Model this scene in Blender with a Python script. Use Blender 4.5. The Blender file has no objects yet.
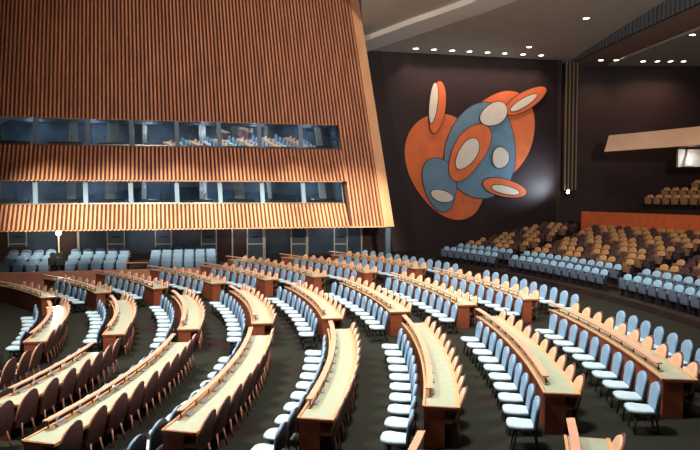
import bpy, bmesh, math, random
from mathutils import Vector, Matrix
random.seed(7)
C = bpy.context.scene.collection
PI = math.pi
rad = math.radians

# ------------------------------------------------------------------ hall layout
F = 652.4; PITCH = 0.0491; ZC = 5.0           # lens in pixels, camera pitch, camera height
CX, CY = -28.0, 16.3                            # centre of the concentric rows
def RROW(r): return 16.264 + 2.2372 * r
def fz(rho):                                    # raked carpet, a shallow cone
    rho = max(17.0, min(rho, 37.2))
    return ZC - 4.65 + 0.056565 * (rho - 26.33)
def pol(R, th): return CX + R * math.cos(rad(th)), CY + R * math.sin(rad(th))
def px(x, y, z):                                # where a world point falls in the photograph
    z -= ZC; c, s = math.cos(PITCH), math.sin(PITCH)
    d = y * c - z * s; v = y * s + z * c
    if d < 0.5: return -9999, -9999
    return 350 + F * x / d, 225 - F * v / d
def seen(x, y, z, m=6):
    a, b = px(x, y, z)
    return -m < a < 700 + m and -m < b < 450 + m
def dirx(u): return (u - 350) / F               # x/depth of an image column

# ------------------------------------------------------------------ materials
def mat(name, col, rough=0.6, metal=0.0, spec=0.5, var=0.0, scale=8.0, stretch=(1, 1, 1), bump=0.0, emit=None, es=0.0, coat=0.0, detail=4):
    m = bpy.data.materials.new(name); m.use_nodes = True
    nt = m.node_tree; b = nt.nodes['Principled BSDF']
    b.inputs['Base Color'].default_value = (*col, 1); b.inputs['Roughness'].default_value = rough
    b.inputs['Metallic'].default_value = metal; b.inputs['Specular IOR Level'].default_value = spec
    b.inputs['Coat Weight'].default_value = coat
    if emit: b.inputs['Emission Color'].default_value = (*emit, 1); b.inputs['Emission Strength'].default_value = es
    if var or bump:
        tc = nt.nodes.new('ShaderNodeTexCoord'); mp = nt.nodes.new('ShaderNodeMapping'); mp.inputs['Scale'].default_value = stretch
        n = nt.nodes.new('ShaderNodeTexNoise'); n.inputs['Scale'].default_value = scale; n.inputs['Detail'].default_value = detail
        nt.links.new(tc.outputs['Object'], mp.inputs['Vector']); nt.links.new(mp.outputs['Vector'], n.inputs['Vector'])
        if var:
            r = nt.nodes.new('ShaderNodeValToRGB'); r.color_ramp.elements[0].position = 0.3; r.color_ramp.elements[1].position = 0.7
            r.color_ramp.elements[0].color = (*[c * (1 - var) for c in col], 1); r.color_ramp.elements[1].color = (*[min(1, c * (1 + var)) for c in col], 1)
            nt.links.new(n.outputs['Fac'], r.inputs['Fac']); nt.links.new(r.outputs['Color'], b.inputs['Base Color'])
        if bump:
            bp = nt.nodes.new('ShaderNodeBump'); bp.inputs['Strength'].default_value = bump; bp.inputs['Distance'].default_value = 0.02
            nt.links.new(n.outputs['Fac'], bp.inputs['Height']); nt.links.new(bp.outputs['Normal'], b.inputs['Normal'])
    return m
M = dict(
    carpet=mat('carpet', (0.030, 0.029, 0.021), 0.95, spec=0.1, var=0.35, scale=1.3, bump=0.3, detail=8),
    terrace=mat('terrace_carpet', (0.028, 0.018, 0.015), 0.95, spec=0.1, var=0.3, scale=2.0),
    batten=mat('batten_wood', (0.62, 0.265, 0.145), 0.5, spec=0.35, var=0.22, scale=1.2, stretch=(2.2, 2.2, .25)),
    backing=mat('batten_backing', (0.085, 0.02, 0.016), 0.8),
    board=mat('edge_board', (0.80, 0.42, 0.22), 0.5, var=0.1, scale=1.0, stretch=(2, 2, .4)),
    darkwall=mat('dark_wall', (0.026, 0.014, 0.015), 0.55, spec=0.35, var=0.2, scale=0.6),
    doorwall=mat('door_wall', (0.075, 0.035, 0.032), 0.6, var=0.15, scale=0.8),
    frame=mat('brass_frame', (0.80, 0.70, 0.55), 0.4, metal=0.3),
    mull=mat('blue_mullion', (0.15, 0.23, 0.33), 0.5),
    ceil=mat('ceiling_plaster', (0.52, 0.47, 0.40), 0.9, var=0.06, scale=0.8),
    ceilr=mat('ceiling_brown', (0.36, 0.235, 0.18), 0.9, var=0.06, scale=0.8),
    rib=mat('grille_rib', (0.10, 0.11, 0.12), 0.7),
    ribd=mat('grille_dark', (0.02, 0.02, 0.022), 0.8),
    gold=mat('rib_wood', (0.27, 0.15, 0.08), 0.5),
    beam=mat('ceiling_beam', (0.92, 0.86, 0.80), 0.9),
    desk=mat('desk_wood', (0.33, 0.085, 0.038), 0.4, spec=0.4, var=0.18, scale=3.0, stretch=(1, 1, 4)),
    lip=mat('desk_light_edge', (0.62, 0.33, 0.15), 0.4, var=0.08, scale=3.0),
    top=mat('desk_leather', (0.375, 0.41, 0.29), 0.31, spec=0.5, var=0.06, scale=6.0, coat=0.25),
    rail=mat('rail_wood', (0.66, 0.32, 0.20), 0.45, var=0.10, scale=3.0),
    dev=mat('console_grey', (0.42, 0.44, 0.45), 0.35, metal=0.5),
    black=mat('black_metal', (0.012, 0.012, 0.013), 0.5),
    blue=mat('blue_fabric', (0.24, 0.38, 0.53), 0.75, spec=0.3, var=0.06, scale=14.0, bump=0.1),
    blueseat=mat('pale_seat_fabric', (0.40, 0.52, 0.56), 0.65, spec=0.35, var=0.05, scale=14.0, bump=0.1),
    shell=mat('walnut_shell', (0.13, 0.05, 0.04), 0.45, spec=0.4, var=0.2, scale=4.0, stretch=(1, 1, 3)),
    dshell=mat('dark_shell', (0.022, 0.02, 0.028), 0.5),
    tan=mat('tan_leather', (0.72, 0.42, 0.25), 0.5, spec=0.4, var=0.06, scale=9.0, bump=0.1),
    leg=mat('leg_wood', (0.48, 0.18, 0.10), 0.45, var=0.1, scale=4.0),
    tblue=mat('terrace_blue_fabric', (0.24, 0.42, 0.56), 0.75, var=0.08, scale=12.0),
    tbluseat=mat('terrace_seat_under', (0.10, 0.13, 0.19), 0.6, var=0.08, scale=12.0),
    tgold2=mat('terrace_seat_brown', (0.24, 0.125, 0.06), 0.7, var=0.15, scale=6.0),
    lblue=mat('left_seat_fabric', (0.15, 0.25, 0.42), 0.75, var=0.08, scale=12.0),
    tgold=mat('terrace_tan_fabric', (0.44, 0.235, 0.10), 0.7, var=0.15, scale=6.0),
    tmar=mat('terrace_maroon_fabric', (0.055, 0.025, 0.024), 0.7, var=0.15, scale=6.0),
    orangewood=mat('orange_wood', (0.62, 0.13, 0.045), 0.5, var=0.15, scale=2.0),
    peach=mat('parapet_wood', (0.62, 0.27, 0.17), 0.5, var=0.12, scale=1.5),
    orange=mat('mural_orange', (0.72, 0.16, 0.05), 0.8, var=0.10, scale=1.4),
    mblue=mat('mural_blue', (0.13, 0.24, 0.34), 0.8, var=0.10, scale=1.4),
    cream=mat('mural_cream', (0.72, 0.66, 0.56), 0.8, var=0.05, scale=1.4),
    line=mat('mural_outline', (0.03, 0.015, 0.012), 0.8),
    bulb=mat('lamp_glow', (1, 1, 1), 0.5, emit=(1.0, 0.86, 0.66), es=14),
    bulbw=mat('lamp_glow_white', (1, 1, 1), 0.5, emit=(1.0, 0.92, 0.78), es=30),
    booth=mat('booth_interior', (0.14, 0.19, 0.24), 0.8, var=.5, scale=.8),
    curtain=mat('booth_curtain', (0.42, 0.38, 0.32), 0.9),
    paper=mat('white_paper', (0.85, 0.85, 0.82), 0.8),
    doorblue=mat('blue_door', (0.085, 0.125, 0.17), 0.45),
)
def glass_mat(name, tint, refl, rough=0.02, gcol=(0.9, 0.95, 1.0)):
    m = bpy.data.materials.new(name); m.use_nodes = True; nt = m.node_tree; nt.nodes.clear()
    o = nt.nodes.new('ShaderNodeOutputMaterial'); mx = nt.nodes.new('ShaderNodeMixShader'); mx.inputs[0].default_value = refl
    t = nt.nodes.new('ShaderNodeBsdfTransparent'); t.inputs[0].default_value = (*tint, 1)
    g = nt.nodes.new('ShaderNodeBsdfGlossy'); g.inputs['Roughness'].default_value = rough; g.inputs['Color'].default_value = (*gcol, 1)
    nt.links.new(t.outputs[0], mx.inputs[1]); nt.links.new(g.outputs[0], mx.inputs[2]); nt.links.new(mx.outputs[0], o.inputs[0])
    return m
_nt = M['carpet'].node_tree
for _n in _nt.nodes:
    if _n.type == 'VALTORGB':
        _n.color_ramp.elements[0].color = (.019, .010, .010, 1); _n.color_ramp.elements[1].color = (.018, .0185, .0125, 1); _n.color_ramp.elements[0].position = .34; _n.color_ramp.elements[1].position = .46
    if _n.type == 'TEX_NOISE': _n.inputs['Scale'].default_value = .35
M['glass'] = glass_mat('booth_glass', (0.75, 0.82, 0.9), 0.6, 0.015, (0.78, 0.9, 1.0))
M['dglass'] = mat('dark_blue_glass', (0.09, 0.125, 0.165), 0.12, spec=0.6, var=0.3, scale=0.7)

# ------------------------------------------------------------------ mesh helpers
class MB:
    def __init__(s): s.v = []; s.f = []
    def add(s, vs, fs):
        k = len(s.v); s.v += [tuple(v) for v in vs]; s.f += [tuple(i + k for i in f) for f in fs]; return s
    def hexa(s, p):     # 8 points: bottom loop 0-3, top loop 4-7
        return s.add(p, [(0, 3, 2, 1), (4, 5, 6, 7), (0, 1, 5, 4), (1, 2, 6, 5), (2, 3, 7, 6), (3, 0, 4, 7)])
    def box(s, x0, x1, y0, y1, z0, z1):
        return s.hexa([(x0, y0, z0), (x1, y0, z0), (x1, y1, z0), (x0, y1, z0), (x0, y0, z1), (x1, y0, z1), (x1, y1, z1), (x0, y1, z1)])
    def tube(s, p, q, r0, r1, n=8):
        p, q = Vector(p), Vector(q); d = (q - p).normalized()
        a = d.orthogonal().normalized(); b = d.cross(a); k = len(s.v)
        for c, r in ((p, r0), (q, r1)):
            for i in range(n):
                t = 2 * PI * i / n; s.v.append(tuple(c + a * math.cos(t) * r + b * math.sin(t) * r))
        for i in range(n):
            j = (i + 1) % n; s.f.append((k + i, k + j, k + n + j, k + n + i))
        s.f.append(tuple(k + i for i in range(n - 1, -1, -1))); s.f.append(tuple(k + n + i for i in range(n)))
        return s
    def pad(s, outline, w0, w1, bev, fn, dome=0.0):
        """cushion: 2D outline swept in thickness w with rounded rims, fn(a, b, w) -> xyz"""
        n = len(outline); ca = sum(p[0] for p in outline) / n; cb = sum(p[1] for p in outline) / n
        def ring(sc_, w):
            k = len(s.v)
            for a, b in outline:
                L = math.hypot(a - ca, b - cb); q = max(0.0, 1 - sc_ / max(L, 1e-6))
                s.v.append(tuple(fn(ca + (a - ca) * q, cb + (b - cb) * q, w)))
            return k
        lev = [(bev, w0), (bev * .3, w0 + bev * .3), (0, w0 + bev), (0, w1 - bev), (bev * .3, w1 - bev * .3), (bev, w1), (bev + 0.09, w1 + dome)]
        ks = [ring(*l) for l in lev]
        for a, b in zip(ks, ks[1:]):
            for i in range(n):
                j = (i + 1) % n; s.f.append((a + i, a + j, b + j, b + i))
        s.f.append(tuple(ks[0] + i for i in range(n - 1, -1, -1))); s.f.append(tuple(ks[-1] + i for i in range(n)))
        return s
    def arc(s, prof, R, t0, t1, n=None, zf=0.0):
        """closed profile [(dr, z)] swept along the arc of radius R"""
        n = n or max(2, int(abs(t1 - t0) / 0.8)); k = len(s.v); m = len(prof)
        for i in range(n + 1):
            t = t0 + (t1 - t0) * i / n
            for dr, z in prof:
                x, y = pol((R(t) if callable(R) else R) + dr, t); s.v.append((x, y, zf + z))
        for i in range(n):
            for j in range(m):
                a = k + i * m + j; b = k + i * m + (j + 1) % m; s.f.append((a, b, b + m, a + m))
        s.f.append(tuple(k + j for j in range(m))); s.f.append(tuple(k + n * m + j for j in range(m - 1, -1, -1)))
        return s
    def build(s, name, m, parent=None, origin=None, smooth=False):
        me = bpy.data.meshes.new(name)
        o3 = Vector(origin) if origin is not None else Vector((0, 0, 0))
        me.from_pydata([tuple(Vector(v) - o3) for v in s.v], [], s.f); me.materials.append(m)
        bm = bmesh.new(); bm.from_mesh(me); bmesh.ops.recalc_face_normals(bm, faces=bm.faces); bm.to_mesh(me); bm.free()
        if smooth: me.polygons.foreach_set('use_smooth', [True] * len(me.polygons))
        o = bpy.data.objects.new(name, me); C.objects.link(o)
        if parent: o.parent = parent
        elif origin is not None: o.location = origin
        return o
def tag(o, label=None, cat=None, group=None, kind=None):
    if label: o['label'] = label
    if cat: o['category'] = cat
    if group: o['group'] = group
    if kind: o['kind'] = kind
    return o
def empty(name, loc=(0, 0, 0), rz=0):
    o = bpy.data.objects.new(name, None); C.objects.link(o); o.location = loc; o.rotation_euler = (0, 0, rz); o.empty_display_size = .2
    return o
def struct(mb, name, m, parent=None, **k):
    o = mb.build(name, m, parent, **k)
    if not parent: o['kind'] = 'structure'
    return o
def copy_tree(o, parent=None):
    c = o.copy(); C.objects.link(c)
    if parent: c.parent = parent
    for ch in KIDS.get(o.name, []): copy_tree(ch, c)
    return c
KIDS = {}
def reg(root):
    for o in bpy.data.objects:
        if o.parent: 
            l = KIDS.setdefault(o.parent.name, [])
            if o not in l: l.append(o)
ORD = ['', 'first', 'second', 'third', 'fourth', 'fifth', 'sixth', 'seventh', 'eighth', 'ninth', 'tenth', 'eleventh', 'twelfth', 'thirteenth',
       'fourteenth', 'fifteenth', 'sixteenth', 'seventeenth', 'eighteenth', 'nineteenth', 'twentieth', 'twenty-first', 'twenty-second',
       'twenty-third', 'twenty-fourth', 'twenty-fifth', 'twenty-sixth', 'twenty-seventh', 'twenty-eighth', 'twenty-ninth', 'thirtieth',
       'thirty-first', 'thirty-second', 'thirty-third', 'thirty-fourth', 'thirty-fifth', 'thirty-sixth']

# ------------------------------------------------------------------ side wall frame (direction of the batten wall)
WD = Vector((4.294, 1, 0)).normalized(); WN = Vector((-WD.y, WD.x, 0))      # along the wall, away from the hall
def wall_pt(u, D232):       # point on a line parallel to the batten wall, D232 = its depth at image column 232
    D = D232 * (3150 - 232) / (3150 - u); return Vector((dirx(u) * D, D, 0))
def lbox(mb, p, q, t0, t1, z0, z1):       # box along p->q, from offset t0 to t1 across (away from hall)
    a, b = Vector((p[0], p[1], 0)), Vector((q[0], q[1], 0)); d = (b - a).normalized(); n = Vector((-d.y, d.x, 0))
    P = [a + n * t0, b + n * t0, b + n * t1, a + n * t1]
    return mb.hexa([(v.x, v.y, z0) for v in P] + [(v.x, v.y, z1) for v in P])

# ------------------------------------------------------------------ floor
mb = MB(); ths = [-60 + i * 2 for i in range(81)]; rs = [0.5, 8, 17.0] + [RROW(r) for r in range(1, 10)] + [37.2, 45, 62]
for R in rs:
    for t in ths: x, y = pol(R, t); mb.v.append((x, y, fz(R)))
n = len(ths)
for i in range(len(rs) - 1):
    for j in range(n - 1): a = i * n + j; mb.f.append((a, a + 1, a + n + 1, a + n))
struct(mb, 'floor', M['carpet'])

# ------------------------------------------------------------------ batten wall with interpreter booths
ZB = ZC - 1.87
def bw(s, z, off=0.0):      # point on the leaning batten wall, s along, z up, off towards the hall
    t = (z - ZB) / 12.87
    x = -17.5 + 19.96 * s + (-0.22 - 1.72 * s) * t
    y = 32.6 + 4.7 * s + (2.2 - 0.2 * s) * t
    return Vector((x, y, z)) - WN * off
S0, S1 = -0.06, 0.972
NS = 101
def battens(zlo, zhi, sa, sb, name, offlo=0.0, offhi=0.0):
    m1 = MB(); step = (S1 - S0) / NS
    for i in range(NS):
        c = S0 + (i + .5) * step
        if c < sa or c > sb: continue
        w = step * .235
        P = []
        for z, of in ((zlo, offlo), (zhi, offhi)):
            P += [bw(c - w, z, of + .20), bw(c + w, z, of + .20), bw(c + w, z, of - .02), bw(c - w, z, of - .02)]
        m1.hexa(P)
    root = struct(m1, name, M['batten'])
    m2 = MB()
    P = []
    for z, of in ((zlo, offlo), (zhi, offhi)):
        P += [bw(sa, z, of), bw(sb, z, of), bw(sb, z, of - .12), bw(sa, z, of - .12)]
    m2.hexa(P); b = m2.build('backing_panel', M['backing'], root)
    return root
Z1, Z2, Z3, Z4 = ZC - .60, ZC + .67, ZC + 2.44, ZC + 3.88
battens(Z4, ZC + 13.5, S0, S1, 'wall_left')
battens(Z2 - .02, Z3, S0, .876, 'wall_left', .50, .12)
battens(ZB, Z1, S0, .866, 'wall_left', .50, .12)
battens(ZB, Z4, .866 + .01, S1, 'wall_left')
# edge board, sills, soffit
m1 = MB(); P = []
for z in (ZB - .04, ZC + 13.5): P += [bw(.972, z, .22), bw(1.0, z, .22), bw(1.0, z, -.5), bw(.972, z, -.5)]
m1.hexa(P); struct(m1, 'trim_1', M['board'])
for k, (z, sb) in enumerate(((Z1, .866), (Z3, .876))):
    m1 = MB(); P = []
    for zz in (z, z + .05): P += [bw(S0, zz, .28), bw(sb, zz, .28), bw(sb, zz, -1.2), bw(S0, zz, -1.2)]
    m1.hexa(P); struct(m1, 'trim_%d' % (k + 2), M['shell'])
for k, (z, sb, of) in enumerate(((Z2 - .06, .866, .50), (Z4 - .04, .876, .15), (ZB - .05, .972, .52))):
    m1 = MB(); P = []
    for zz in (z, z + .04): P += [bw(S0, zz, of), bw(sb, zz, of), bw(sb, zz, -.2), bw(S0, zz, -.2)]
    m1.hexa(P); struct(m1, 'trim_%d' % (k + 4), M['board'])
m1 = MB(); a, b = bw(S0, ZB, .1), bw(1.0, ZB, .1)
lbox(m1, a, b, 0, 6.0, ZB, ZB + .1); struct(m1, 'ceiling', M['doorwall'])
# booth windows: tilted panes, mullions, dark interiors, consoles
def booth_row(name, za, zb, sb, us, tilt):
    root = empty(name, bw(.4, za)); root['kind'] = 'structure'
    def B(mb, nm, m, **k): return mb.build(nm, m, root, origin=root.location, **k)
    s_of = lambda u: next(s / 4000 for s in range(-300, 4001) if px(*bw(s / 4000, (za + zb) / 2))[0] >= u)
    ss = [S0] + [s_of(u) for u in us] + [sb]
    for i, (p, q) in enumerate(zip(ss, ss[1:])):
        m_ = MB(); m_.add([bw(p, za + .05, -.05), bw(q, za + .05, -.05), bw(q, zb - .04, tilt), bw(p, zb - .04, tilt)], [(0, 1, 2, 3)]); B(m_, 'glass_pane', M['glass'])
    for s in ss[1:-1]:
        m_ = MB(); w = .0055; P = []
        for z, of in ((za + .05, 0.0), (zb - .04, tilt + .06)): P += [bw(s - w, z, of + .04), bw(s + w, z, of + .04), bw(s + w, z, of - .2), bw(s - w, z, of - .2)]
        m_.hexa(P); B(m_, 'mullion', M['mull'])
    m_ = MB()
    P = [bw(S0, za, -2.6), bw(sb, za, -2.6), bw(sb, za, -2.7), bw(S0, za, -2.7)]; Q = [bw(S0, zb, -2.6), bw(sb, zb, -2.6), bw(sb, zb, -2.7), bw(S0, zb, -2.7)]
    m_.hexa(P + Q)
    for z in (za - .05, zb): m_.hexa([bw(S0, z, -.2), bw(sb, z, -.2), bw(sb, z, -2.7), bw(S0, z, -2.7), bw(S0, z + .04, -.2), bw(sb, z + .04, -.2), bw(sb, z + .04, -2.7), bw(S0, z + .04, -2.7)])
    m_.hexa([bw(sb, za, 0), bw(sb + .003, za, 0), bw(sb + .003, za, -2.7), bw(sb, za, -2.7), bw(sb, zb, 0), bw(sb + .003, zb, 0), bw(sb + .003, zb, -2.7), bw(sb, zb, -2.7)])
    B(m_, 'booth_shell', M['booth'])
    for i, (p, q) in enumerate(zip(ss, ss[1:])):
        m_ = MB(); c = (p + q) / 2; h = (q - p) * .33
        m_.hexa([bw(c - h, za, -.35), bw(c + h, za, -.35), bw(c + h, za, -.7), bw(c - h, za, -.7), bw(c - h, za + .22, -.35), bw(c + h, za + .22, -.35), bw(c + h, za + .28, -.7), bw(c - h, za + .28, -.7)])
        for d in (-.5, .4):
            m_.tube(bw(c + h * d, za + .2, -.45), bw(c + h * d, za + .5, -.3), .015, .015, 5); m_.tube(bw(c + h * d, za + .5, -.3), bw(c + h * d + .002, za + .52, -.2), .03, .03, 5)
        B(m_, 'interpreter_console', M['black'])
        m_ = MB(); e = p + (q - p) * (.12 + .5 * ((i * 37) % 10) / 10); w = (q - p) * (.10 + .08 * (i % 3))
        m_.hexa([bw(e, za, -1.9), bw(e + w, za, -1.9), bw(e + w, za, -2.0), bw(e, za, -2.0), bw(e, zb, -1.9), bw(e + w, zb, -1.9), bw(e + w, zb, -2.0), bw(e, zb, -2.0)])
        B(m_, 'curtain', M['curtain'])
    return root
booth_row('window_1', Z3, Z4, .876, [37, 89, 132, 177, 219, 259, 300], .42)
booth_row('window_2', Z1, Z2, .866, [36, 86, 131, 177, 220, 262, 303], .20)
for z in ((Z1 + Z2) / 2 + .3, (Z3 + Z4) / 2 + .4):  # bluish fill lights added inside the booths to brighten the panes
    for s_ in (.05, .2, .35, .5, .65, .8):
        l = bpy.data.lights.new('booth', 'POINT'); l.energy = 45; l.color = (.7, .85, 1); l.shadow_soft_size = .2; o = bpy.data.objects.new('booth_fill_light', l); C.objects.link(o); o.location = bw(s_, z, -1.5)

# ------------------------------------------------------------------ recessed door wall below the booths
def dwp(u): return wall_pt(u, 40.6)
FL = ZC - 5.2; TOPD = ZB
m1 = MB(); lbox(m1, dwp(-30), dwp(388), 0, .3, FL, TOPD + .1); struct(m1, 'wall_back', M['doorwall'])
def wz(u, y):        # height on the door wall of image row y
    D = dwp(u).y; return ZC + (193 - y) / F * D
wi = 8
for (u0, u1) in ((27, 56), (79, 106), (126, 154), (172, 200), (264, 290), (307, 333), (348, 360)):
    m1 = MB(); lbox(m1, dwp(u0), dwp(u1), -.05, 0, wz(u0, 254), TOPD)
    o = struct(m1, 'window_%d' % (wi - 5), M['dglass']); wi += 1
dn = 1
for (u0, u1, yb) in ((8, 26, 247), (107, 124, 262), (155, 171, 262), (201, 216, 262), (247, 263, 262), (291, 306, 262), (334, 347, 262)):
    zb = max(fz(20) + .0, wz(u0, yb)) if yb > 250 else wz(u0, yb)
    root = empty('door_%d' % dn, (*dwp((u0 + u1) / 2).xy, zb)); root['kind'] = 'structure'; dn += 1
    m1 = MB(); lbox(m1, dwp(u0), dwp(u1), -.06, 0, zb, TOPD); m1.build('door_panel', M['doorblue'], root, origin=root.location)
    m1 = MB(); w = .55
    for u in (u0, u1): lbox(m1, dwp(u - w), dwp(u + w), -.11, -.05, zb, TOPD)
    lbox(m1, dwp(u0), dwp(u1), -.10, -.05, wz(u0, 244.6), wz(u0, 243.6))
    m1.build('door_frame', M['frame'], root, origin=root.location)
    m1 = MB(); c = (u0 + u1) / 2; lbox(m1, dwp(c - 4), dwp(c + 4), -.09, -.06, wz(c, 237.6), wz(c, 236.2)); m1.build('door_plate', M['black'], root, origin=root.location)
k = 7
for u, m_ in ((78, 'frame'), (232, 'frame'), (361, 'frame'), (264.4, 'frame'), (307, 'frame')):
    w = 1.0 if u in (78,) else .7
    m1 = MB(); lbox(m1, dwp(u - w), dwp(u + w), -.2, 0, FL, TOPD); struct(m1, 'trim_%d' % k, M[m_]); k += 1
# leaning blue steel post under the end of the batten wall
a = bw(.985, ZB - .1, -.1); b = Vector((dirx(388) * 38.9, 38.9, fz(36)))
m1 = MB(); w = Vector((.13, .03, 0)); t = Vector((-.03, .13, 0))
m1.hexa([b - w - t, b + w - t, b + w + t, b - w + t, a - w - t, a + w - t, a + w + t, a - w + t])
o = m1.build('steel_post', M['mull'], None, origin=b); tag(o, 'leaning blue steel post under the right end of the batten wall', 'post')

# ------------------------------------------------------------------ mural wall, back wall
def mw(u): D = 44.3 / (1 - .2309 * dirx(u)); return Vector((dirx(u) * D, D, 0))
m1 = MB(); lbox(m1, mw(362), mw(556), 0, .4, FL, ZC + 11.4); struct(m1, 'wall_far', M['darkwall'])
m1 = MB(); m1.box(mw(556).x - .1, 34, 49.2, 49.6, FL, ZC + 9.9); struct(m1, 'wall_right', M['darkwall'])
m1 = MB(); p = mw(556); m1.box(p.x - .05, p.x + .3, p.y, 49.3, FL, ZC + 9.9); struct(m1, 'wall_corner', M['darkwall'])
root = empty('ribbed_pilaster', (16.0, 47.3, ZC + .2)); tag(root, 'ribbed dark pilaster rising from a lamp to the ceiling', 'pilaster')
m1 = MB(); m1.box(15.48, 16.45, 47.35, 47.7, ZC + .2, ZC + 9.38); m1.build('pilaster_core', M['ribd'], root, origin=root.location)
for i in range(4):
    x = 15.52 + i * .26; m1 = MB(); m1.box(x - .04, x + .04, 47.2, 47.36, ZC + .2, ZC + 9.38); m1.build('rib', M['gold'], root, origin=root.location)

# ------------------------------------------------------------------ abstract painting on the wall (generic shapes)
import math as _m
mroot = empty('mural', (*mw(475).xy, ZC + 1)); tag(mroot, 'large abstract wall painting of orange, blue and cream rounded shapes', 'mural')
def smooth_loop(pts, it=3):
    for _ in range(it):
        q = []
        for i in range(len(pts)):
            a, b = pts[i], pts[(i + 1) % len(pts)]
            q += [(a[0] * .75 + b[0] * .25, a[1] * .75 + b[1] * .25), (a[0] * .25 + b[0] * .75, a[1] * .25 + b[1] * .75)]
        pts = q
    return pts
def shape(name, pts, m, lay, it=3):
    loop = smooth_loop(pts, it)
    cx_ = sum(p[0] for p in loop) / len(loop); cy_ = sum(p[1] for p in loop) / len(loop)
    for grow, mm, off, nm in ((.7, M['line'], lay * .03 + .015, 'outline'), (0, M[m], lay * .03 + .03, name)):
        vs = []; nn = len(loop)
        area = sum(loop[i][0] * loop[(i + 1) % nn][1] - loop[(i + 1) % nn][0] * loop[i][1] for i in range(nn)); sg = 1 if area > 0 else -1
        pts2 = []
        for i in range(nn):
            a, b = loop[i - 1], loop[(i + 1) % nn]; tx, ty = b[0] - a[0], b[1] - a[1]; L = _m.hypot(tx, ty) or 1
            pts2.append((loop[i][0] + sg * ty / L * grow, loop[i][1] - sg * tx / L * grow))
        P = []
        for u, v in pts2:
            p = mw(u); P.append((p, ZC + (193 - v) / F * p.y))
        bm = bmesh.new()
        f1 = [bm.verts.new((p.x - WN.x * off - mroot.location.x, p.y - WN.y * off - mroot.location.y, z - mroot.location.z)) for p, z in P]
        f = bm.faces.new(f1); r = bmesh.ops.extrude_face_region(bm, geom=[f])
        for g in r['geom']:
            if isinstance(g, bmesh.types.BMVert): g.co += Vector((WN.x, WN.y, 0)) * (off - .002 if off > .03 else .012)
        bmesh.ops.triangulate(bm, faces=bm.faces); bmesh.ops.recalc_face_normals(bm, faces=bm.faces)
        me = bpy.data.meshes.new(nm); bm.to_mesh(me); bm.free(); me.materials.append(mm)
        o = bpy.data.objects.new(nm, me); C.objects.link(o); o.parent = mroot
def pebble(cx_, cy_, a_, b_, ang, wob=.08, ph=0.0, n_=14):
    o_ = []
    for i in range(n_):
        t = 2 * PI * i / n_; k_ = 1 + wob * math.sin(2 * t + ph) + wob * .7 * math.sin(3 * t + ph * 2)
        x_, y_ = a_ * k_ * math.cos(t), b_ * k_ * math.sin(t); c_, s_ = math.cos(rad(ang)), math.sin(rad(ang))
        o_.append((cx_ + x_ * c_ - y_ * s_, cy_ + x_ * s_ + y_ * c_))
    return o_
shape('orange_shape', pebble(446, 166, 54, 40, 62, .06, .6), 'orange', 0)
shape('orange_shape', pebble(490, 142, 52, 40, -50, .08, 1.5), 'orange', 1)
shape('blue_shape', pebble(480, 152, 46, 38, 100, .07, 2.2), 'mblue', 2)
shape('blue_shape', pebble(439, 184, 27, 17, 70, .08, .3), 'mblue', 3)
shape('orange_shape', pebble(468, 152, 30, 17, 118, .08, 1.1), 'orange', 4)
shape('cream_shape', pebble(466, 154, 17, 9, 118, .06, .4), 'cream', 5)
shape('cream_shape', pebble(492, 115, 14, 11, -30, .06, 2.0), 'cream', 5)
shape('cream_shape', pebble(499, 158, 8, 11, 10, .06, 1.0), 'cream', 5)
shape('cream_shape', pebble(441, 196, 11, 6, 15, .06, 1.4), 'cream', 5)
shape('orange_shape', pebble(436, 108, 26, 8, 95, .04, .2), 'orange', 4)
shape('cream_shape', pebble(432, 104, 20, 4, 95, .03, .2), 'cream', 5)
shape('orange_shape', pebble(523, 102, 23, 9, -32, .04, .8), 'orange', 4)
shape('cream_shape', pebble(521, 104, 15, 4, -32, .03, .8), 'cream', 5)
shape('orange_shape', pebble(503, 188, 22, 9, 12, .04, .8), 'orange', 4)
shape('cream_shape', pebble(504, 190, 14, 4, 12, .03, .8), 'cream', 5)

# ------------------------------------------------------------------ ceilings
def lz(x, y): return ZC + 9.6 + .06 * (44.3 + .2309 * x - y)
def slab(mb, pts, zf, th):
    n = len(pts); v = [(x, y, zf(x, y)) for x, y in pts] + [(x, y, zf(x, y) + th) for x, y in pts]
    mb.add(v, [tuple(range(n)), tuple(range(2 * n - 1, n - 1, -1))] + [(i, (i + 1) % n, n + (i + 1) % n, n + i) for i in range(n)]); return mb
STEP = [(16.15, 49.3), (16.1, 47.0), (16.7, 39.5), (17.35, 32.8), (18.2, 24), (19.5, 10)]
pts = [(1.0, 46), (.76, 39.1), (.37, 30), (.2, 10)] + STEP[::-1]
struct(slab(MB(), pts, lz, .3), 'ceiling', M['ceil'])
rz_ = lambda x, y: ZC + 9.45
# ribbed grille face along the step, then the lower right ceiling in two strips with a dark groove
m1 = MB(); m2 = MB()
for a, b in zip(STEP, STEP[1:]):
    L = _m.hypot(b[0] - a[0], b[1] - a[1]); nn = int(L / .42) or 1
    for i in range(nn):
        for (q0, q1, mm, out) in ((0, 1, m2, .0), (.2, .75, m1, .10)):
            t0, t1 = (i + q0) / nn, (i + q1) / nn
            p = Vector((a[0] + (b[0] - a[0]) * t0, a[1] + (b[1] - a[1]) * t0)); q = Vector((a[0] + (b[0] - a[0]) * t1, a[1] + (b[1] - a[1]) * t1))
            zt = lz(p.x, p.y) + .2; z0 = ZC + 9.40
            mm.hexa([(p.x - out, p.y, z0), (p.x + .12, p.y, z0), (q.x + .12, q.y, z0), (q.x - out, q.y, z0), (p.x - out - .0, p.y, zt), (p.x + .12, p.y, zt), (q.x + .12, q.y, zt), (q.x - out, q.y, zt)])
g = struct(m2, 'trim_15', M['ribd']); m1.build('grille_ribs', M['rib'], g)
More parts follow.
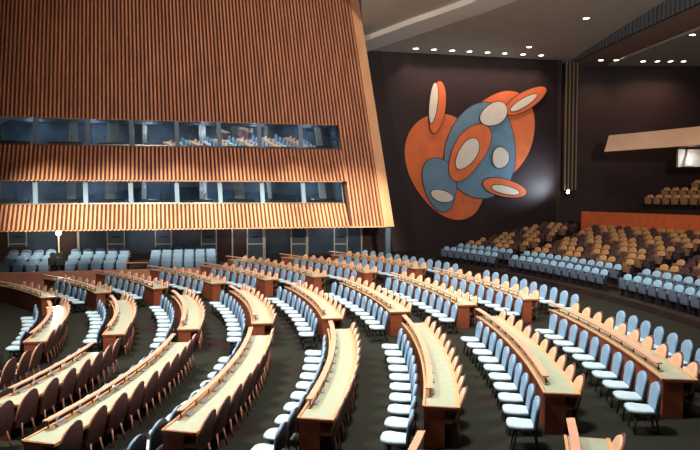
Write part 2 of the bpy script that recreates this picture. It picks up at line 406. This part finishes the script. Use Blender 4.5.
G0 = [(18.95, 49.3), (19.0, 45.6), (19.9, 37.1), (20.9, 28), (22.5, 10)]
G1 = [(x + .35, y) for x, y in G0]
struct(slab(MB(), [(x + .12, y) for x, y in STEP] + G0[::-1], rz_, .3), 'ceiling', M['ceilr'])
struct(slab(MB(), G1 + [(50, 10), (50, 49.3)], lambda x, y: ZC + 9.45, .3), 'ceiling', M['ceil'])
struct(slab(MB(), G0 + G1[::-1], lambda x, y: ZC + 9.8, .1), 'ceiling', M['ribd'])
# curved pale soffit band on the left ceiling
def bpc(u, v):        # image point -> left ceiling
    D = 40.0
    for _ in range(40):
        x = dirx(u) * D; D = (lz(x, D) - ZC) * F / (193 - v)
    return dirx(u) * D, D
up = [(362, 39), (371, 36), (392, 28), (413, 20), (434, 13), (448, 8), (470, 0), (495, -12)]
lo = [(362, 52), (372, 49), (402, 39), (432, 29), (455, 21), (480, 13), (514, 0), (545, -14)]
A = [bpc(*p) for p in up]; Bq = [bpc(*p) for p in lo]
m1 = MB()
for i in range(len(A) - 1):
    q = [A[i], A[i + 1], Bq[i + 1], Bq[i]]
    m1.hexa([(x, y, lz(x, y) - (.32 if k_ < 2 else .20)) for k_, (x, y) in enumerate(q)] + [(x, y, lz(x, y) + .02) for x, y in q])
struct(m1, 'trim_16', M['beam'])
# high ceiling over the middle of the hall (above the frame) and the fascia joining it
m1 = MB(); m1.box(-45, .3, -8, 42, ZC + 15.0, ZC + 15.2); struct(m1, 'ceiling', M['ceil'])

# ------------------------------------------------------------------ downlights
def downlight(x, y, zf, label):
    z = zf(x, y); r = empty('ceiling_downlight', (x, y, z)); tag(r, label, 'ceiling light', 'recessed ceiling downlights')
    m_ = MB(); n_ = 14
    for rr, zz in ((.16, -.01), (.22, -.03), (.22, .0), (.16, .0)):
        for i in range(n_): m_.v.append((rr * math.cos(2 * PI * i / n_), rr * math.sin(2 * PI * i / n_), zz))
    for k_ in range(4):
        for i in range(n_):
            j = (i + 1) % n_; k2 = (k_ + 1) % 4; m_.f.append((k_ * n_ + i, k_ * n_ + j, k2 * n_ + j, k2 * n_ + i))
    m_.build('trim_ring', M['frame'], r)
    m_ = MB(); m_.tube((0, 0, -.012), (0, 0, -.001), .16, .16, 14); m_.build('lamp_lens', M['bulb'], r)
    return r
def spot(loc, target, power, color, size, blend=.8, rad_=.15):
    l = bpy.data.lights.new('spot', 'SPOT'); l.energy = power; l.color = color; l.spot_size = rad(size); l.spot_blend = blend; l.shadow_soft_size = rad_
    o = bpy.data.objects.new('spot_light', l); C.objects.link(o); o.location = loc
    o.rotation_euler = (Vector(target) - Vector(loc)).to_track_quat('-Z', 'Y').to_euler(); return o
def area(loc, target, power, color, sx, sy):
    l = bpy.data.lights.new('area', 'AREA'); l.shape = 'RECTANGLE'; l.size = sx; l.size_y = sy; l.energy = power; l.color = color
    o = bpy.data.objects.new('area_light', l); C.objects.link(o); o.location = loc
    o.rotation_euler = (Vector(target) - Vector(loc)).to_track_quat('-Z', 'Y').to_euler(); return o
LW = [(415, 54), (433, 54.5), (451, 55), (468, 56), (486, 57), (503, 58), (521, 59), (539, 59.6)]
for i, (u, v) in enumerate(LW):
    D = mw(u).y - 1.0; x = dirx(u) * D
    D = mw(u).y - 1.1; x = dirx(u) * D
    downlight(x, D, lz, '%s downlight from the left in the row above the mural' % ORD[i + 1])
    spot((x, D, lz(x, D) - .06), (x, D + .55, ZC + 4), 340, (1, .72, .58), 105)
for i, (u, v) in enumerate([(527, 49), (583, 21)]):
    D = 40.0
    for _ in range(30): x = dirx(u) * D; D = (lz(x, D) - ZC) * F / (193 - v)
    downlight(x, D, lz, ['single downlight on the left ceiling just before the mural row', 'single bright downlight on the left ceiling near the ribbed grille'][i])
for i, u in enumerate((596, 611, 640, 654, 667, 680)):
    D = 47.4; x = dirx(u) * D
    if i < 2: D = 47.0
    downlight(x, D, rz_, '%s downlight from the left in the row above the right wall' % ORD[i + 1])
    spot((x, D, ZC + 9.4), (x, D + 1.2, ZC + 4), 300, (1, .62, .42), 110)
D = 9.45 * F / (193 - 37); downlight(dirx(688) * D, D, rz_, 'single downlight near the upper right corner of the ceiling')

# ------------------------------------------------------------------ delegate desks
ROWN = {8: 'first', 7: 'second', 6: 'third', 5: 'fourth', 4: 'fifth', 3: 'sixth', 2: 'seventh', 1: 'eighth'}
BLK = {0: 'foreground block', 1: 'front block', 2: 'middle block', 3: 'back block'}
NEAR = {1: {1: -18.2, 2: -16.0, 3: -14.3, 4: -12.7, 5: -11.2, 6: -9.9, 7: -8.6, 8: -7.3},
        2: {1: 7.6, 2: 7.9, 3: 7.5, 4: 7.4, 5: 7.2, 6: 7.5, 7: 7.9, 8: 8.1},
        3: {1: 34.6, 2: 32.5, 3: 30.3, 4: 28.7, 5: 27.0, 6: 25.3, 7: 24.3, 8: 23.4}}
FAR = {1: {1: .8, 2: 1.8, 3: 3.2, 4: 3.6, 5: 3.9, 6: 4.1, 7: 4.5, 8: 4.9},
       2: {1: 27.0, 2: 25.8, 3: 24.3, 4: 23.3, 5: 22.0, 6: 21.0, 7: 20.6, 8: 20.7}, 3: {}}
# how far each desk's front edge lies from the ideal ring, in rows: (near end, far end)
OFF = {1: {1: (.25, .20), 2: (.22, .14), 3: (.17, .06), 4: (.13, .0), 5: (.09, .0), 6: (.02, -.05), 7: (-.03, -.06), 8: (-.03, -.05)},
       2: {1: (.08, -.02), 2: (.06, -.03), 3: (.04, -.01), 4: (.02, -.02), 5: (-.03, -.05), 6: (-.07, -.07), 7: (-.07, -.05), 8: (-.11, -.13)},
       3: {1: (.0, -.12), 2: (-.10, -.19), 3: (-.12, -.2), 4: (-.06, -.2), 5: (-.10, -.2), 6: (-.22, -.2), 7: (-.2, -.2), 8: (-.17, -.2)},
       0: {6: (.0, .03), 7: (-.03, .0)}}
def REDGE(sec, r):
    o0, o1 = OFF[sec][r]
    def f(t):
        t0, t1 = NEAR[sec][r], FAR[sec][r]; k = max(-.2, min(1.2, (t - t0) / (t1 - t0)))
        return RROW(r + o0 + (o1 - o0) * k)
    return f
FRONTL = lambda x: 32.8 + .2329 * (x + 17.6)          # parapet line of the left terrace
def end3(R):
    t = 24.0
    while t < 52:
        x, y = pol(R, t)
        lim = FRONTL(x) - .35 if px(x, y, fz(R) + .75)[0] < 222 else 37.0
        if y > lim: break
        t += .1
    return t
for r in range(1, 9): FAR[3][r] = min(end3(RROW(r) + .35), 50.5)
NEAR[0] = {6: -17, 7: -15.5}; FAR[0] = {6: -13.7, 7: -12.4}
def make_desk(sec, r, t0, t1):
    RF = REDGE(sec, r); R = RF((t0 + t1) / 2); z = fz(R + .3) - .01; x, y = pol(R + .3, (t0 + t1) / 2)
    root = empty('delegate_desk', (x, y, z), rad((t0 + t1) / 2))
    lb = {0: '', 1: 'long curved', 2: 'curved', 3: 'curved'}[sec]
    if sec == 0: tag(root, 'curved wooden desk end cut off at the bottom edge, %s from the right' % ROWN[r], 'desk', 'curved delegate desks')
    else: tag(root, '%s wooden desk with cream top, %s from the right in the %s' % (lb, ROWN[r], BLK[sec]), 'desk', 'curved delegate desks')
    Mi = Matrix.Translation(root.location) @ Matrix.Rotation(rad((t0 + t1) / 2), 4, 'Z'); Mi = Mi.inverted()
    def B(mb, nm, m, par=None):
        mb.v = [tuple(Mi @ Vector(v)) for v in mb.v]; return mb.build(nm, m, par or root)
    e = math.degrees(.045 / R)
    B(MB().arc([(0, .02), (.045, .02), (.045, .70), (0, .70)], RF, t0, t1, zf=z), 'modesty_panel', M['desk'])
    for a, b in ((t0, t0 + e), (t1 - e, t1)):
        B(MB().arc([(.045, .0), (.36, .0), (.36, .70), (.045, .70)], RF, a, b, 1, zf=z), 'end_panel', M['desk'])
    tp = B(MB().arc([(-.02, .70), (.60, .70), (.60, .75), (-.02, .75)], RF, t0 - e * .4, t1 + e * .4, zf=z), 'desk_top', M['desk'])
    B(MB().arc([(.555, .735), (.615, .715), (.615, .765), (.555, .765)], RF, t0 - e * .4, t1 + e * .4, zf=z), 'edge_strip', M['lip'], tp)
    B(MB().arc([(-.03, .735), (.012, .735), (.012, .765), (-.03, .765)], RF, t0 - e * .4, t1 + e * .4, zf=z), 'edge_strip', M['lip'], tp)
    B(MB().arc([(.03, .75), (.553, .75), (.553, .757), (.03, .757)], RF, t0 + e * .3, t1 - e * .3, zf=z), 'writing_surface', M['top'], tp)
    o = math.degrees(.45 / R)
    rl = B(MB().arc([(.02, .905), (.14, .92), (.14, .945), (.02, .935)], RF, t0 + o, t1 + o * .6, zf=z), 'rail', M['rail'])
    n_ = int((t1 - t0) / math.degrees(.76 / R)); st = (t1 - t0 - 2 * o) / n_
    for i in range(n_ + 1):
        t = t0 + o * 1.1 + i * st * .99
        if not seen(*pol(R, t), z + .8, 2): continue
        B(MB().arc([(.08, .75), (.10, .75), (.10, .92), (.08, .92)], RF, t, t + e * .4, 1, zf=z), 'rail_post', M['black'], rl)
    B(MB().arc([(.06, .757), (.11, .757), (.11, .785), (.06, .785)], RF, t0 + o, t1 - o * .5, zf=z), 'cable_channel', M['lip'])
    for i in range(n_):
        t = t0 + o + (i + .5) * st; w = math.degrees(.13 / R)
        if not seen(*pol(R, t), z + .8, 2): continue
        B(MB().arc([(.10, .757), (.19, .757), (.19, .772), (.10, .815)], RF, t - w, t + w, 2, zf=z), 'seat_console', M['dev'])
    return root
desks = []
for sec in (1, 2, 3, 0):
    for r in sorted(NEAR[sec]):
        if sec == 1 and r == 1: continue
        if sec == 1 and r == 2: t0 = -9.5
        else: t0 = NEAR[sec][r]
        make_desk(sec, r, t0, FAR[sec][r])

# ------------------------------------------------------------------ chairs
def ring_pts(fn, n): return [fn(2 * PI * i / n) for i in range(n)]
def sup(t, a, b, e): c, s = math.cos(t), math.sin(t); return (a * math.copysign(abs(c) ** e, c), b * math.copysign(abs(s) ** e, s))
def back_outline(w0, w1, h, rt):     # (y, z) rounded-top tapered panel, base at z=0
    pts = [(-w0 / 2, 0.03), (-w0 / 2 + .03, 0)] + [(w0 / 2 - .03, 0), (w0 / 2, 0.03)]
    n_ = 11
    for i in range(n_ + 1):
        a = PI * i / n_; pts.append((w1 / 2 * math.cos(a), h - rt + rt * math.sin(a)))
    return pts
def chair(kind):
    if kind == 'blue':
        root = empty('visitor_chair'); sm, bmt, sh = M['blueseat'], M['blue'], M['dshell']
        out = back_outline(.46, .49, .48, .19); zb = .42; lean = .12; xb = .17
    else:
        root = empty('delegate_chair'); sm, bmt, sh = M['tan'], M['tan'], M['shell']
        out = back_outline(.54, .54, .55, .33); zb = .42; lean = .24; xb = .16
    w = .25 if kind == 'blue' else .19
    so = ring_pts(lambda t: sup(t, .25, w, .62), 20)
    if kind == 'blue': so = [(a - .05 - (.03 if a < 0 else 0), b * (1 - .10 * (a > 0))) for a, b in so]
    if kind == 'tan': so = [(a - .11, b) for a, b in so]
    MB().pad(so, .0, .075, .028, lambda a, b, w_: (a, b, .365 + w_ + (a * -.04)), .012).build('seat', sm, root, smooth=True)
    bk = lambda a, b, w_: (xb - w_ + lean * b + .35 * -(a * a) + .0, a, zb + b)
    bo = MB().pad(out, .0, .055, .022, bk, .008).build('backrest', bmt, root, smooth=True)
    outs = [(a * 1.06, -.15 + b * 1.33) for a, b in out]
    MB().pad(outs, -.02, .012, .008, bk, -.0).build('back_shell', sh, bo, smooth=True)
    m_ = MB(); m_.box(-.22, .11, -.17, .17, .335, .37)
    m_.build('seat_frame', sh, root)
    lm = M['black'] if kind == 'blue' else M['leg']
    for sx, sy in ((-1, -1), (-1, 1), (1, -1), (1, 1)):
        MB().tube((sx * (.17 if sx < 0 else .14), sy * .15, .35), (sx * (.22 if sx < 0 else .20), sy * .20, .0), .022, .014, 8).build('leg', lm, root, smooth=True)
    reg(root); return root
proto_b = chair('blue'); proto_t = chair('tan'); used = set()
KID = {}
def place(proto, x, y, z, rz, label, cat, group):
    if proto.name not in used: used.add(proto.name); o = proto
    else: o = copy_tree(proto)
    o.location = (x, y, z); o.rotation_euler = (0, 0, rz)
    for k_ in ('label', 'category', 'group', 'kind'):
        if k_ in o: del o[k_]
    tag(o, label, cat, group); return o
PITCHM = {0: .74, 1: .735, 2: .765, 3: .765}
def row_of_chairs(proto, sec, r, start, n_, roff, fmt, cat, group):
    R = RROW(r); st = math.degrees(PITCHM[sec] / R); L = []
    for i in range(n_):
        t = start + i * st; RR = (REDGE(sec, r)(t) if r < 9 else RROW(9)) + roff[0] + (roff[1] - roff[0]) * i / max(1, n_ - 1)
        x, y = pol(RR, t); z = fz(RR)
        L.append((seen(x, y, z + .7, 10), x, y, z, t))
    first_vis = L[0][0]
    for i, (v, x, y, z, t) in enumerate(L):
        if not v: continue
        c = '%s from near end' % ORD[i + 1] if first_vis else '%s from far end' % ORD[n_ - i]
        place(proto, x, y, z - .004, rad(t) + random.uniform(-.03, .03), fmt % c, cat, group)
for sec in (0, 1, 2, 3):
    for r in range(1, 9):
        if r not in NEAR[sec]: continue
        R = RROW(r); nt0 = NEAR[sec][r]; ft = FAR[sec][r]
        nb = nt_ = 10
        if sec == 3:
            L = math.pi / 180 * (ft - nt0) * R; nt_ = max(2, int((L - .3) / .765)); nb = nt_ - 1
        if sec == 0: nt_ = 3; nb = 0; s_t = ft - math.degrees((.45 + 2 * .74) / R)
        else: s_t = nt0 + math.degrees(.38 / R)
        row_of_chairs(proto_t, sec, r, s_t, nt_, (.44, .44), 'tan-fronted wooden chair %%s at %s desk from right, %s' % (ROWN[r], BLK[sec]), 'chair', 'delegate chairs at the curved desks')
        if nb:
            over = {1: .62, 2: .42, 3: -.35}[sec]
            nb_ = nb
            if sec == 2 and r <= 2: over = -.9; nb_ = 8
            if sec == 1 and r <= 3: over = -1.3; nb_ = 8
            if sec == 3 and r == 1: continue
            if sec == 3 and r in (2, 3): nb_ = min(nb_, r + 4)
            near_off = {1: {8: -.50, 7: -.40, 6: -.36}.get(r, -.30), 2: -.42, 3: -.56}[sec]; far_off = {1: {8: -.54, 7: -.44, 6: -.42}.get(r, -.33), 2: -.58, 3: -.60}[sec]
            row_of_chairs(proto_b, sec, r, nt0 - math.degrees(over / R), nb_, (near_off, far_off), 'pale blue chair %%s, backed to %s desk from right, %s' % (ROWN[r], BLK[sec]), 'chair', 'pale blue chairs in front of the desks')
for sec, s_t in ((1, -7.9), (2, 7.3), (3, 22.4)):
    n_ = 10
    if sec == 3: n_ = 12
    row_of_chairs(proto_b, sec, 9, s_t, n_, (-1.05, -1.05), 'pale blue chair %%s in the deskless rightmost line, %s' % BLK[sec], 'chair', 'pale blue chairs in the rightmost line')

# ------------------------------------------------------------------ right terrace with tip-up seats
TR = [38.95 + i * 1.0 for i in range(12)]
NT = 10
tz = [ZC - 3.83 + .125 * i for i in range(NT)]
m1 = MB()
for k_ in range(NT):
    lo_ = -1.4 if k_ == 0 else -.45
    m1.arc([(-.45, fz(38)), (.57, fz(38)), (.57, tz[k_]), (-.45, tz[k_])], TR[k_], -6, 33.2 + .1 * k_, 60)
struct(m1, 'floor', M['terrace'])
struct(MB().arc([(-.50, fz(38) - .02), (-.45, fz(38) - .02), (-.45, tz[0] + .02), (-.50, tz[0] + .02)], TR[0], -6, 33.2, 60), 'trim_17', M['terrace'])
def tier_seat(kind):
    root = empty('tip_up_seat')
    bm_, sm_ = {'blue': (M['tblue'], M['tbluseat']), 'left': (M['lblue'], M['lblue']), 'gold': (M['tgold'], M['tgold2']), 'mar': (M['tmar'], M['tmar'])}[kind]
    out = back_outline(.47, .43, .42, .12); bk = lambda a, b, w_: (.10 - w_ + .20 * b - .5 * a * a, a, .42 + b)
    MB().pad(out, .0, .07, .025, bk, .01).build('backrest', bm_, root, smooth=True)
    out2 = [(a * .92, b) for a, b in back_outline(.45, .43, .42, .06)]
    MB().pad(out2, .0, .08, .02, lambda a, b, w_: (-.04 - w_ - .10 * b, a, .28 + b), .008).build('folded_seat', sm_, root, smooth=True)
    m_ = MB()
    for s in (-1, 1): m_.box(-.06, .10, s * .20 - .02, s * .20 + .02, 0, .34)
    m_.box(-.06, .06, -.22, .22, .28, .32); m_.build('stand', M['black'], root)
    m_ = MB(); m_.box(-.22, .12, -.285, -.235, .60, .64); m_.box(-.05, .05, -.28, -.24, .3, .60); m_.build('armrest', M['dshell'], root)
    reg(root); return root
protos = {k_: tier_seat(k_) for k_ in ('blue', 'left', 'gold', 'mar')}
cnt = 0
for k_ in range(NT):
    R = TR[k_]; st = math.degrees(.575 / R); lefts = 32.0 + .12 * k_
    a1 = 24.6 + .52 * k_; a2 = 13.0 + .42 * k_          # aisles
    if k_ == 1: lefts -= .0
    blocks = [(lefts, a1 + .3), (a1 - .9, a2 + .55), (a2 - .75, -4)]
    if k_ == 1: blocks[0] = (lefts - .2, a1 - 1.0 + 1.0)
    for bi, (th, te) in enumerate(blocks):
        i = 0
        while th - st > te:
            th -= st; i += 1
            x, y = pol(R, th)
            if not seen(x, y, tz[k_] + .7, 8): continue
            if k_ < 2: kd = 'blue'; lb = 'blue tip-up seat'
            else:
                kd = 'gold' if ((i + k_ * 2 + (i // 3)) % 5) < 3 else 'mar'
                lb = 'tan tip-up seat' if kd == 'gold' else 'dark maroon tip-up seat'
            cnt += 1
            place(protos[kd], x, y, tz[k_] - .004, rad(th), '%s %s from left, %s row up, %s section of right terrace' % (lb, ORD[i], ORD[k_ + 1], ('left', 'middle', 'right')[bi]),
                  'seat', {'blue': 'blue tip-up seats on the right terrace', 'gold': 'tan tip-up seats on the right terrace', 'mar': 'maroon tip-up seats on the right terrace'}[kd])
# orange parapet behind the terrace, upper terrace, balcony
RP = TR[NT - 1] + 1.0
PZ0 = tz[-1]; PZ1 = ZC - 1.15
o = MB().arc([(0, PZ0 - 1), (.15, PZ0 - 1), (.15, PZ1), (0, PZ1)], RP, 5, 29.9, 40).build('terrace_parapet', M['orangewood'], None, origin=(*pol(RP, 20), PZ0)); tag(o, 'orange-brown wooden parapet behind the top row of the right terrace', 'parapet')
m1 = MB(); UZ = [ZC - 1.35 + .42 * i for i in range(6)]
for i in range(6):
    hi = 27.5 - .3 * i
    m1.arc([(.15 + i * .95, FL), (1.1 + i * .95, FL), (1.1 + i * .95, UZ[i]), (.15 + i * .95, UZ[i])], RP, 0, hi, 40)
struct(m1, 'floor', M['terrace'])
for i in range(1, 5):
    R = RP + .6 + i * .95; st = math.degrees(.60 / R); th = (26.6, 26.4, 26.0, 24.6, 23.8)[i]; j = 0
    while th > 6:
        th -= st; j += 1; x, y = pol(R, th)
        if not seen(x, y, UZ[i] + .7, 6): continue
        place(protos['gold'], x, y, UZ[i] - .004, rad(th), 'tan tip-up seat %s from left, %s row of the upper terrace under balcony' % (ORD[min(j, 36)], ORD[i]), 'seat', 'tan seats on the upper terrace')
broot = empty('balcony', (*pol(51.2, 20), ZC + 2.7)); tag(broot, 'long curved balcony with pale wooden front on the right', 'balcony')
BZ = ZC + 2.55
def BB(mb, nm, m): return mb.build(nm, m, broot, origin=broot.location)
M['bfront'] = mat('balcony_front_wood', (0.80, 0.52, 0.36), 0.6, var=.05, scale=1)
BB(MB().arc([(0, BZ), (.12, BZ - .02), (.55, BZ + 1.0), (.40, BZ + 1.02)], 50.0, -2, 29.0, 60), 'balcony_front', M['bfront'])
BB(MB().arc([(.12, BZ - .02), (9, BZ + .6), (9, BZ + .8), (.12, BZ + .15)], 50.0, -2, 29.0, 60), 'balcony_slab', M['darkwall'])
# sconce, with a pale panel standing in for the lit patch of wall behind
D = 41.0; x = dirx(688) * D
o = MB(); o.box(x - .55, x + 2.2, D + .3, D + .5, ZC + 1.65, ZC + 2.75); struct(o, 'lit_patch_panel', M['beam'])
r = empty('wall_sconce', (x, D + .2, ZC + 2.3)); tag(r, 'pale cone-shaped wall light glowing below the right balcony', 'wall light')
MB().tube((0, 0, -.6), (0, 0, .3), .30, .07, 14).build('cone_shade', M['paper'], r); MB().tube((0, .0, .31), (0, .0, .40), .05, .03, 8).build('finial', M['frame'], r)

l = bpy.data.lights.new('sconce', 'POINT'); l.energy = 22; l.color = (1, .92, .85); l.shadow_soft_size = .05; o = bpy.data.objects.new('sconce_light', l); C.objects.link(o); o.location = (x, D - .35, ZC + 2.2)

# ------------------------------------------------------------------ left terrace below the booths
PA = lambda u: Vector((dirx(u) * 32.8 * 3150 / (3150 - u), 32.8 * 3150 / (3150 - u), 0))
LZ = [ZC - 4.38, ZC - 4.15, ZC - 3.92]
m1 = MB()
for i in range(3): lbox(m1, PA(-20), PA(219), .25 + i * .85, 4.9 if i == 2 else 1.1 + i * .85, FL, LZ[i])
struct(m1, 'floor', M['terrace'])
o = MB(); lbox(o, PA(-20), PA(219), 0, .14, FL, ZC - 4.04); r = o.build('terrace_parapet', M['peach'], None, origin=(*PA(100).xy, ZC - 5)); tag(r, 'peach-coloured wooden parapet along the front of the left terrace', 'parapet')
blocks = [('left', -8, 46), ('middle', 59.5, 125), ('right', 146.5, 217)]
for bn, u0, u1 in blocks:
    a, b = PA(u0), PA(u1); L = (b - a).length; n_ = round(L / (.60 if bn != 'left' else .66)); 
    for k_ in range(3):
        for i in range(n_):
            p = a + (b - a) * ((i + .5) / n_) + WN * (.72 + k_ * .85)
            if not seen(p.x, p.y, LZ[k_] + .7, 6): continue
            lo_ = place(protos['left'], p.x, p.y, LZ[k_] - .004, math.atan2(WN.y, WN.x), 'blue tip-up seat %s from left, %s row, %s section of left terrace' % (ORD[i + 1], ('front', 'middle', 'rear')[k_], bn), 'seat', 'blue tip-up seats on the left terrace'); lo_.scale = (1, 1.16, 1)
# brass rail across the terrace gap
r = empty('aisle_rail', (*PA(135).xy, ZC - 4.04)); tag(r, 'thin wooden rail closing the gap between two left terrace seat sections', 'rail')
p, q = PA(125), PA(147); z = ZC - 3.68
m1 = MB().tube((p.x, p.y, z), (q.x, q.y, z), .03, .03); m1.build('handrail', M['leg'], r, origin=r.location)
for s in (p, q): MB().tube((s.x, s.y, z), (s.x, s.y, ZC - 4.06), .03, .03).build('post', M['leg'], r, origin=r.location)
# standing lamp on the left terrace
p = wall_pt(58, 37.6); zt = ZC + (193 - 233) / F * p.y
r = empty('standing_lamp', (p.x, p.y, LZ[2])); tag(r, 'bright globe lamp on a thin pole behind the left terrace seats', 'lamp')
MB().tube((0, 0, 0), (0, 0, .04), .18, .16, 14).build('base', M['frame'], r); MB().tube((0, 0, .04), (0, 0, zt - LZ[2] - .1), .035, .035).build('pole', M['frame'], r)
bm = bmesh.new(); bmesh.ops.create_uvsphere(bm, u_segments=16, v_segments=10, radius=.13); me = bpy.data.meshes.new('globe'); bm.to_mesh(me); bm.free(); me.materials.append(M['bulbw'])
o = bpy.data.objects.new('globe', me); C.objects.link(o); o.parent = r; o.location = (0, 0, zt - LZ[2])
l = bpy.data.lights.new('lamp', 'POINT'); l.energy = 120; l.color = (1, .85, .65); l.shadow_soft_size = .15; o = bpy.data.objects.new('lamp_light', l); C.objects.link(o); o.location = (p.x - .1, p.y - .5, zt)
# dark film camera in the aisle gap
p = PA(52) + WN * .8
r = empty('film_camera', (p.x, p.y, LZ[0])); tag(r, 'black camera on a low tripod in the left terrace aisle', 'camera')
m1 = MB(); m1.box(-.35, .35, -.22, .22, .62, 1.0); m1.tube((-.2, 0, 1.1), (-.2, .12, 1.1), .16, .16, 14); m1.tube((.2, 0, 1.12), (.2, .12, 1.12), .16, .16, 14); m1.build('camera_body', M['black'], r)
MB().tube((.0, -.22, .8), (.0, -.5, .78), .09, .13, 12).build('lens', M['black'], r)
for a in (0, 120, 240): MB().tube((0, 0, .62), (.42 * math.cos(rad(a)), .3 * math.sin(rad(a)), 0), .035, .03, 6).build('leg', M['black'], r)
# paper on the desk below the camera
x, y = pol(RROW(2) + .3, 48.2); z = fz(RROW(2)) + .752
m1 = MB(); m1.box(-.22, .22, -.3, .3, .004, .03); o = m1.build('paper_stack', M['paper'], None); o.location = (x, y, z); o.rotation_euler = (0, 0, .5); tag(o, 'bright white stack of paper on the far left desk', 'paper')
# spot fixture at the foot of the pilaster
r = empty('spot_lamp', (15.85, 47.2, ZC + .02)); tag(r, 'small bright spot lamp at the foot of the ribbed pilaster', 'lamp')
MB().tube((.12, 0, 0), (-.12, -.12, .06), .13, .16, 14).build('housing', M['black'], r); MB().tube((-.12, -.12, .06), (-.14, -.13, .065), .13, .13, 14).build('lamp_lens', M['bulbw'], r)
MB().tube((.1, 0, -.02), (.1, .5, -.02), .03, .03).build('bracket', M['black'], r)
spot((15.5, 45.8, ZC + .1), (12.7, 47.2, ZC + 1.7), 1050, (.70, .85, 1.0), 110, 1.0, .2)

# ------------------------------------------------------------------ light
def hall(loc, target, power, color, sx, sy, spread=100):
    o = area(loc, target, power, color, sx, sy); o.data.spread = rad(spread); return o
hall((-9, 12, ZC + 11), (-6, 13, 0), 1250, (1, .96, .92), 1.6, 1.6)
hall((-9, 24, ZC + 12), (-7, 24, 0), 1200, (1, .96, .92), 1.6, 1.6)
hall((1, 12, ZC + 10), (1, 13, 0), 950, (1, .97, .94), 1.6, 1.6)
hall((1, 23, ZC + 9), (1, 25, 0), 850, (1, .95, .9), 1.6, 1.6)
hall((6, 18, ZC + 9), (7, 22, 0), 560, (1, .93, .85), 1.6, 1.6)
hall((10, 28, ZC + 9), (12, 31, 0), 200, (1, .75, .5), 2, 2)
spot((6, 4, ZC + 3), (9, 38, ZC + 10), 17000, (1, .95, .88), 80, 1.0, .5)
for i in range(6):
    spot((-8 + i * 1.6, 5, ZC + 10), (-15.2 + i * 3.1, 33.2 + i * .75, ZC - 1.1), 105000, (1, .93, .66), 10, 1.0, .3)
spot((-6, 8, ZC + 9), (-6, 36, ZC + 5), 11000, (1, .78, .62), 60, 1.0, .4)
spot((13, 34, ZC + 7), (16.5, 42.5, ZC - 1.5), 900, (1, .55, .3), 26, .9)
spot((10, 25, ZC + 7), (17, 41, ZC + 3), 1500, (1, .85, .7), 26, 1.0)
spot((17, 30, ZC + 3), (19, 38, ZC - .5), 260, (1, .7, .4), 70)
spot((14, 26, ZC + 6), (17, 40, ZC + 3), 700, (1, .75, .55), 50)
for u in (60, 150, 240, 330):  # unseen fill lights added under the overhang to lift the door wall
    p = dwp(u) - WN * 1.2
    l = bpy.data.lights.new('soffit', 'POINT'); l.energy = 26; l.color = (.9, .92, 1); l.shadow_soft_size = .1; o = bpy.data.objects.new('soffit_fill_light', l); C.objects.link(o); o.location = (p.x, p.y, TOPD - .25)
w = bpy.data.worlds.new('World'); bpy.context.scene.world = w; w.use_nodes = True
w.node_tree.nodes['Background'].inputs[0].default_value = (.55, .5, .48, 1); w.node_tree.nodes['Background'].inputs[1].default_value = .07

# ------------------------------------------------------------------ camera
cam = bpy.data.cameras.new('Camera'); cam.lens = 36 * F / 700; cam.sensor_width = 36; cam.clip_end = 300
co = bpy.data.objects.new('Camera', cam); C.objects.link(co); co.location = (0, 0, ZC); co.rotation_euler = (PI / 2 - PITCH, 0, 0)
sc = bpy.context.scene; sc.camera = co
sc.view_settings.view_transform = 'Standard'; sc.view_settings.look = 'None'; sc.view_settings.gamma = 1; sc.view_settings.use_curve_mapping = False
sc.view_settings.exposure = 0.0
print('seats on right terrace', cnt, 'objects', len(bpy.data.objects))
